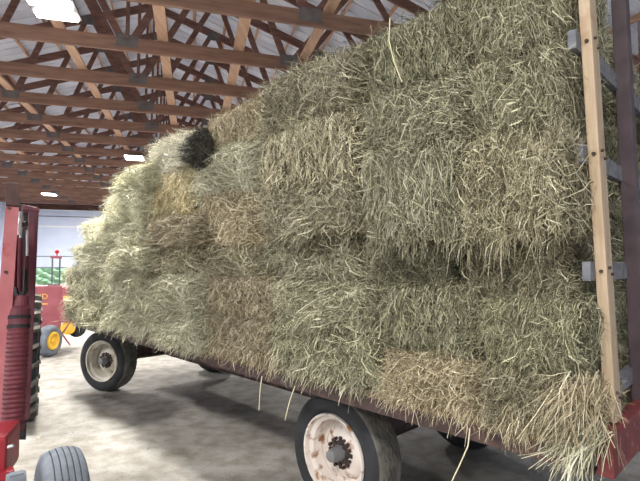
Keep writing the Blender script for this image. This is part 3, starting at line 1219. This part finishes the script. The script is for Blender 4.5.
# bits of straw on the floor
RNG = np.random.default_rng(55)
n = 900
P = np.zeros((n, 3))
P[:, 0] = RNG.uniform(-4.5, 1.2, n)
P[:, 1] = RNG.uniform(2.2, 9.0, n)
P[:, 2] = 0.013
th = RNG.uniform(0, 6.28, n)
D = np.stack([np.cos(th), np.sin(th), np.zeros(n)], 1)
V, Fq = ribbons(P, D, np.tile([0, 0, 1.0], (n, 1)), RNG.uniform(0.015, 0.07, n), RNG.uniform(0.002, 0.005, n), np.full(n, 0.002), np.full(n, 0.004), RNG.normal(0, 0.2, n))
V[:, 2] = np.maximum(V[:, 2], 0.003)
me = mesh_from('straw_litter', V, Fq, None, (HAY['brownish'],))
o = bpy.data.objects.new('straw_litter', me)
COL.objects.link(o)
tag(o, 'scattered bits of straw lying on the dusty concrete floor', 'straw', None, 'stuff')

# ------------------------------------------------------------------ red machine at the left edge
HD = R(38)                                                # its heading, to the left of straight ahead
mpos = at(10, 300, 3.2)
mach = thing('farm_machine', 'tall red farm machine with corrugated drop tube and ribbed gauge wheel at the left edge', 'farm machine', (mpos.x, mpos.y, 0), HD)
MI = Matrix.Translation(mach.location) @ Matrix.Rotation(HD, 4, 'Z')
MIV = MI.inverted()


def ml(x, y, Y):
    return MIV @ at(x, y, Y)


def slab(nm, mat, tl_, tr_, br_, bl_, Y, thick, parent=mach, bev=0.006):
    """upright plate given by its four picture corners at distance Y, with real thickness"""
    Fp = [ml(p[0], p[1], Y) for p in (tl_, tr_, br_, bl_)]
    dv = Vector((-0.66, 1, 0)).normalized() * thick
    dv = MIV.to_3x3() @ dv
    Bp = [p + dv for p in Fp]
    b = MB()
    b.add(Fp + Bp, [(0, 1, 2, 3), (7, 6, 5, 4), (0, 4, 5, 1), (1, 5, 6, 2), (2, 6, 7, 3), (3, 7, 4, 0)])
    return b.build(nm, mat, parent, bevel=bev)


po = slab('upright_post', M_mred, (5.5, 206), (19, 207), (4, 436), (-12, 436), 2.95, 0.12)
slab('post_cap', M_rust, (5.5, 182), (20, 183), (19, 206), (5.5, 205), 2.95, 0.12)
for px, py in ((9, 208), (6, 272)):
    b = MB()
    p = ml(px, py, 2.945)
    b.tube([p, p + MIV.to_3x3() @ Vector((0.1, -0.3, 0)).normalized() * 0.012], 0.01, 8)
    b.build('bolt', M_steel_dark, mach)
slab('back_housing', M_black, (14, 204), (34, 206), (26, 440), (4, 440), 3.5, 0.3)
slab('side_plate', M_mmaroon, (29, 208), (39, 209), (29.5, 420), (20, 420), 3.3, 0.25)
slab('top_rail', M_mmaroon, (22, 204), (39.5, 208), (39.5, 212), (22, 209), 3.28, 0.28)
for x0, x1, ya, yb in ((15.5, 14, 240, 292), (20.5, 19.5, 238, 292), (27, 26, 256, 292)):
    b = MB()
    b.tube([ml(x0, ya, 3.2), ml(x1, yb, 3.2)], 0.016, 12)
    c = b.build('hydraulic_cylinder', M_mmaroon, mach, smooth=True)
    b = MB()
    b.tube([ml(x0 + 0.2, ya - 26 if x0 > 16 else ya - 8, 3.2), ml(x0, ya, 3.2)], 0.008, 10)
    b.build('piston_rod', M_chrome, c, smooth=True)
b = MB()
b.tube([ml(21, 212, 3.18), ml(20, 222, 3.16), ml(19.5, 235, 3.17)], [0.012, 0.022, 0.014], 12)
b.build('hose_fitting', M_chrome, mach, smooth=True)
b = MB()
b.tube([ml(23.5, 224, 3.18), ml(26.5, 224, 3.18)], 0.02, 12)
b.build('valve_knob', M_steel_dark, mach, smooth=True)
b = MB()
hp = [ml(16, 288, 3.16), ml(17, 294, 3.12), ml(22, 300, 3.08), ml(25, 292, 3.12), ml(26, 270, 3.18)]
b.tube(hp, 0.012, 8)
b.build('hydraulic_hose', M_black, mach, smooth=True)
# corrugated tube
b = MB()
top_, bot_ = ml(20.5, 296, 3.02), ml(12.5, 432, 2.9)
pts, rs = [], []
NRB = 60
for i in range(NRB + 1):
    f = i / NRB
    pts.append(top_.lerp(bot_, f))
    y = f
    if y < 0.1:
        r = 0.045 + 0.1 * y
    elif y < 0.24:
        r = 0.062
    else:
        r = 0.06 + 0.006 * (y - 0.24) + (0.004 if i % 2 else -0.003)
    rs.append(r)
b.tube(pts, rs, 20)
b.build('drop_tube', M_tubered, mach, smooth=False)
for f in (0.15, 0.22):
    p = top_.lerp(bot_, f)
    q = top_.lerp(bot_, f + 0.028)
    b = MB()
    b.tube([p, q], 0.066, 20)
    b.build('hose_clamp', M_black, mach)
# lower red housing
b = MB()
Mz = MIV.to_3x3() @ Matrix.Rotation(R(20), 3, 'Z')
hc = at(-18, 455, 2.5)
b.box(MIV @ Vector((hc.x - 0.05, hc.y + 0.1, hc.z - 0.02)), (0.26, 0.3, 0.24), Mz)
b.build('lower_housing', M_mred2, mach, bevel=0.03)
b = MB()
b.tube([ml(8, 447, 2.38), ml(13.5, 445.5, 2.38)], 0.008, 8)
b.build('grease_bolt', M_chrome, mach)
b = MB()
p = ml(3, 470, 2.5)
b.bar(p, Vector((p.x, p.y, 0.33)), 0.1, 0.08)
b.build('caster_leg', M_mred2, mach, bevel=0.01)


def ribbed_wheel(nm, c, heading, r, w, rim_r, parent, inv, nrib=6, mat=M_rubber_dusty, rimmat=M_mred2):
    h = w / 2
    p = [(-h * 0.7, rim_r), (-h, rim_r + (r - rim_r) * 0.4), (-h * 0.98, r - 0.05), (-h * 0.86, r - 0.022)]
    tw = h * 0.84
    for i in range(nrib):
        x0 = -tw + 2 * tw * i / nrib
        x1 = -tw + 2 * tw * (i + 1) / nrib
        cr = lambda x: r - 0.018 * (x / tw) ** 2
        p += [(x0 + 0.003, cr(x0)), ((x0 + x1) / 2, cr((x0 + x1) / 2) + 0.001), (x1 - 0.003, cr(x1))]
        if i < nrib - 1:
            p += [(x1 - 0.002, cr(x1) - 0.013), (x1 + 0.002, cr(x1) - 0.013)]
    p += [(h * 0.86, r - 0.022), (h * 0.98, r - 0.05), (h, rim_r + (r - rim_r) * 0.4), (h * 0.7, rim_r)]
    b = MB()
    b.lathe(p, 80)
    Mw = inv @ Matrix.Translation(c) @ Matrix.Rotation(heading, 4, 'Z')
    wv = b.build(nm, mat, parent, smooth=True, M=Mw)
    q = MB()
    q.lathe([(-h * 0.75, 0), (-h * 0.3, 0.05), (-h * 0.2, rim_r * 0.7), (-h * 0.7, rim_r + 0.004)], 40)
    q.lathe([(h * 0.75, 0), (h * 0.3, 0.05), (h * 0.2, rim_r * 0.7), (h * 0.7, rim_r + 0.004)], 40)
    q.build('rim', rimmat, wv, smooth=True)
    return wv


wc = at(61, 445, 2.42)
ribbed_wheel('gauge_wheel', Vector((wc.x, wc.y + 0.02, 0.329)), R(37), 0.332, 0.2, 0.19, mach, MIV)
gw = Vector((wc.x, wc.y + 0.02, 0.329))
ax = Vector((math.cos(R(37)), math.sin(R(37)), 0))
b = MB()
b.tube([MIV @ (gw - ax * 0.06), MIV @ (gw - ax * 0.32)], 0.04, 14)
b.build('axle', M_rubber_dusty, mach, smooth=True)
b = MB()
b.tube([MIV @ (gw - ax * 0.16 + Vector((0, 0, 0.22))), MIV @ (gw - ax * 0.24 + Vector((0, 0, 0.22)))], 0.05, 16)
b.build('hub_end', M_rubber_dusty, mach, smooth=True)
b = MB()
b.bar(MIV @ (gw - ax * 0.2), MIV @ (gw - ax * 0.2 + Vector((0, 0, 0.27))), 0.06, 0.05)
b.build('wheel_fork', M_rubber_dusty, mach, bevel=0.006)

# the big lugged tyre behind
LRd = 0.66
lc = at(8, 410, 4.85)
lc = Vector((lc.x, lc.y + 0.15, LRd - 0.0))
b = MB()
w = 0.36
b.lathe([(-w * 0.4, 0.36), (-w / 2, 0.45), (-w * 0.48, LRd - 0.08), (-w * 0.3, LRd - 0.045), (0, LRd - 0.04), (w * 0.3, LRd - 0.045), (w * 0.48, LRd - 0.08), (w / 2, 0.45), (w * 0.4, 0.36)], 64)
NL = 22
for k in range(NL):
    for sgn in (-1, 1):
        a0 = 2 * math.pi * (k + (0.5 if sgn > 0 else 0)) / NL
        for q_ in range(4):
            f0 = q_ / 4
            f1 = (q_ + 1) / 4
            pts = []
            for f, aa in ((f0, a0 - 0.17 * f0), (f1, a0 - 0.17 * f1)):
                x = sgn * (0.01 + f * w * 0.5)
                rr_ = LRd - 0.045 - 0.05 * max(0, f - 0.75) * 4 * 0.5
                for dr in (-0.02, 0.045):
                    for da in (-0.028, 0.028):
                        pts.append((x, (rr_ + dr) * math.cos(aa + da), (rr_ + dr) * math.sin(aa + da)))
            b.add(pts, [(0, 1, 3, 2), (4, 6, 7, 5), (0, 4, 5, 1), (2, 3, 7, 6), (0, 2, 6, 4), (1, 5, 7, 3)], 1)
Mw = MIV @ Matrix.Translation(lc) @ Matrix.Rotation(R(30), 4, 'Z')
lw = b.build('lugged_wheel', [M_rubber, M_tread], mach, M=Mw)
q = MB()
q.lathe([(w * 0.1, 0), (w * 0.1, 0.3), (w * 0.42, 0.37)], 40)
q.build('rim', M_mred2, lw, smooth=True)

# ------------------------------------------------------------------ red baler in the distance
BH_ = R(-4)
bpz = at(52, 355, 8.46)
bal = thing('hay_baler', 'red hay baler with yellow wheel hub and yellow lettering parked beyond the tractor tyre', 'baler', (bpz.x, bpz.y, 0), R(30))
BI = Matrix.Translation(bal.location) @ Matrix.Rotation(R(30), 4, 'Z')
BIV = BI.inverted()


def bl_(x, y, Y):
    return BIV @ at(x, y, Y)


# body faces us squarely in local -Y
b = MB()
pa = bl_(26, 286, 8.9)
pb = bl_(61, 331, 8.9)
b.box(((pa.x + pb.x) / 2, 8.9 * 0 + (pa.y + pb.y) / 2 + 0.35, (pa.z + pb.z) / 2), (abs(pb.x - pa.x), 0.7, pa.z - pb.z))
b.build('body', M_baler, bal, bevel=0.02)
b = MB()
pa2 = bl_(62, 287, 9.0)
pb2 = bl_(84, 322, 9.0)
b.box(((pa2.x + pb2.x) / 2, (pa2.y + pb2.y) / 2 + 0.3, (pa2.z + pb2.z) / 2), (abs(pb2.x - pa2.x), 0.6, pa2.z - pb2.z))
b.build('feed_housing', M_baler, bal, bevel=0.02)


def letters(txt, x, y, Y, size, nm='lettering'):
    cu = bpy.data.curves.new(nm, 'FONT')
    cu.body = txt
    cu.size = size
    cu.extrude = 0.003
    cu.align_x = 'RIGHT'
    tmp = bpy.data.objects.new(nm + '_tmp', cu)
    COL.objects.link(tmp)
    dg = bpy.context.evaluated_depsgraph_get()
    me = bpy.data.meshes.new_from_object(tmp.evaluated_get(dg))
    bpy.data.objects.remove(tmp)
    me.materials.clear()
    me.materials.append(M_letter)
    o = bpy.data.objects.new(nm, me)
    COL.objects.link(o)
    o.parent = bal
    p = bl_(x, y, Y)
    o.location = p
    o.rotation_euler = (R(90), 0, 0)
    return o


yface = (pa.y + pb.y) / 2 - 0.004
o = letters('HOLLAND', 48, 299, 8.88, 0.145)
o.location.y = yface
st = MB()
p = bl_(43, 304, 8.88)
st.box((p.x - 0.1, yface, p.z), (0.36, 0.006, 0.025))
st.build('stripe', M_letter, bal)
p = bl_(66, 298, 9.0)
st = MB()
st.box((p.x + 0.05, (pa2.y + pb2.y) / 2 - 0.004, p.z), (0.2, 0.006, 0.09))
st.build('decal', M_letter, bal)
# wheel with the yellow hub
wc2 = at(49, 340, 8.46)
ww = ribbed_wheel('wheel', Vector((wc2.x, wc2.y, 0.28)), R(-4), 0.282, 0.2, 0.16, bal, BIV, 5, M_rubber_dusty, M_yellow)
p = MB()
p.lathe([(0.02, 0.165), (0.1, 0.16), (0.105, 0.13), (0.06, 0.1), (0.06, 0.05), (0.1, 0.04), (0.1, 0)], 32)
p.build('hub', M_yellow, ww, smooth=True)
b = MB()
b.tube([BIV @ Vector((wc2.x + 0.05, wc2.y, 0.28)), BIV @ Vector((wc2.x + 0.08, wc2.y + 0.02, 0.28))], 0.04, 10)
b.build('axle', M_baler, bal)
b = MB()
p0_, p1_ = bl_(68, 328, 9.0), bl_(68, 328, 9.12)
b.tube([p0_, p1_], 0.13, 24)
b.build('flywheel', M_yellow, bal, smooth=True)
b = MB()
p0_, p1_ = bl_(77, 329, 9.3), bl_(77, 329, 9.45)
b.tube([p0_, p1_], 0.16, 24)
b.build('small_wheel', M_rubber, bal, smooth=True)
for (xa, ya, xb, yb) in ((38, 331, 46, 322), (44, 331, 38, 320), (60, 331, 70, 345), (70, 322, 62, 334)):
    b = MB()
    b.tube([bl_(xa, ya, 8.75), bl_(xb, yb, 8.75)], 0.015, 8)
    b.build('linkage', M_baler, bal)
# upright frame with the red lamp
for x in (52.5, 60):
    b = MB()
    b.bar(bl_(x, 258, 9.2), bl_(x - 0.8, 290, 9.2), 0.03, 0.03)
    b.build('frame_upright', M_frame_grey, bal)
b = MB()
b.bar(bl_(51, 257, 9.2), bl_(61.5, 257.5, 9.2), 0.04, 0.05)
b.build('frame_crossbar', M_baler, bal)
b = MB()
b.tube([bl_(57, 253.5, 9.2), bl_(57, 251, 9.2), bl_(57, 249.5, 9.2)], [0.03, 0.042, 0.02], 14)
b.tube([bl_(57, 256.5, 9.2), bl_(57, 253, 9.2)], 0.012, 8)
b.build('warning_lamp', M_redlens, bal, smooth=True)
b = MB()
pq = bl_(53, 287, 9.1)
b.box(pq, (0.18, 0.18, 0.12))
b.build('control_box', M_plate, bal, bevel=0.01)
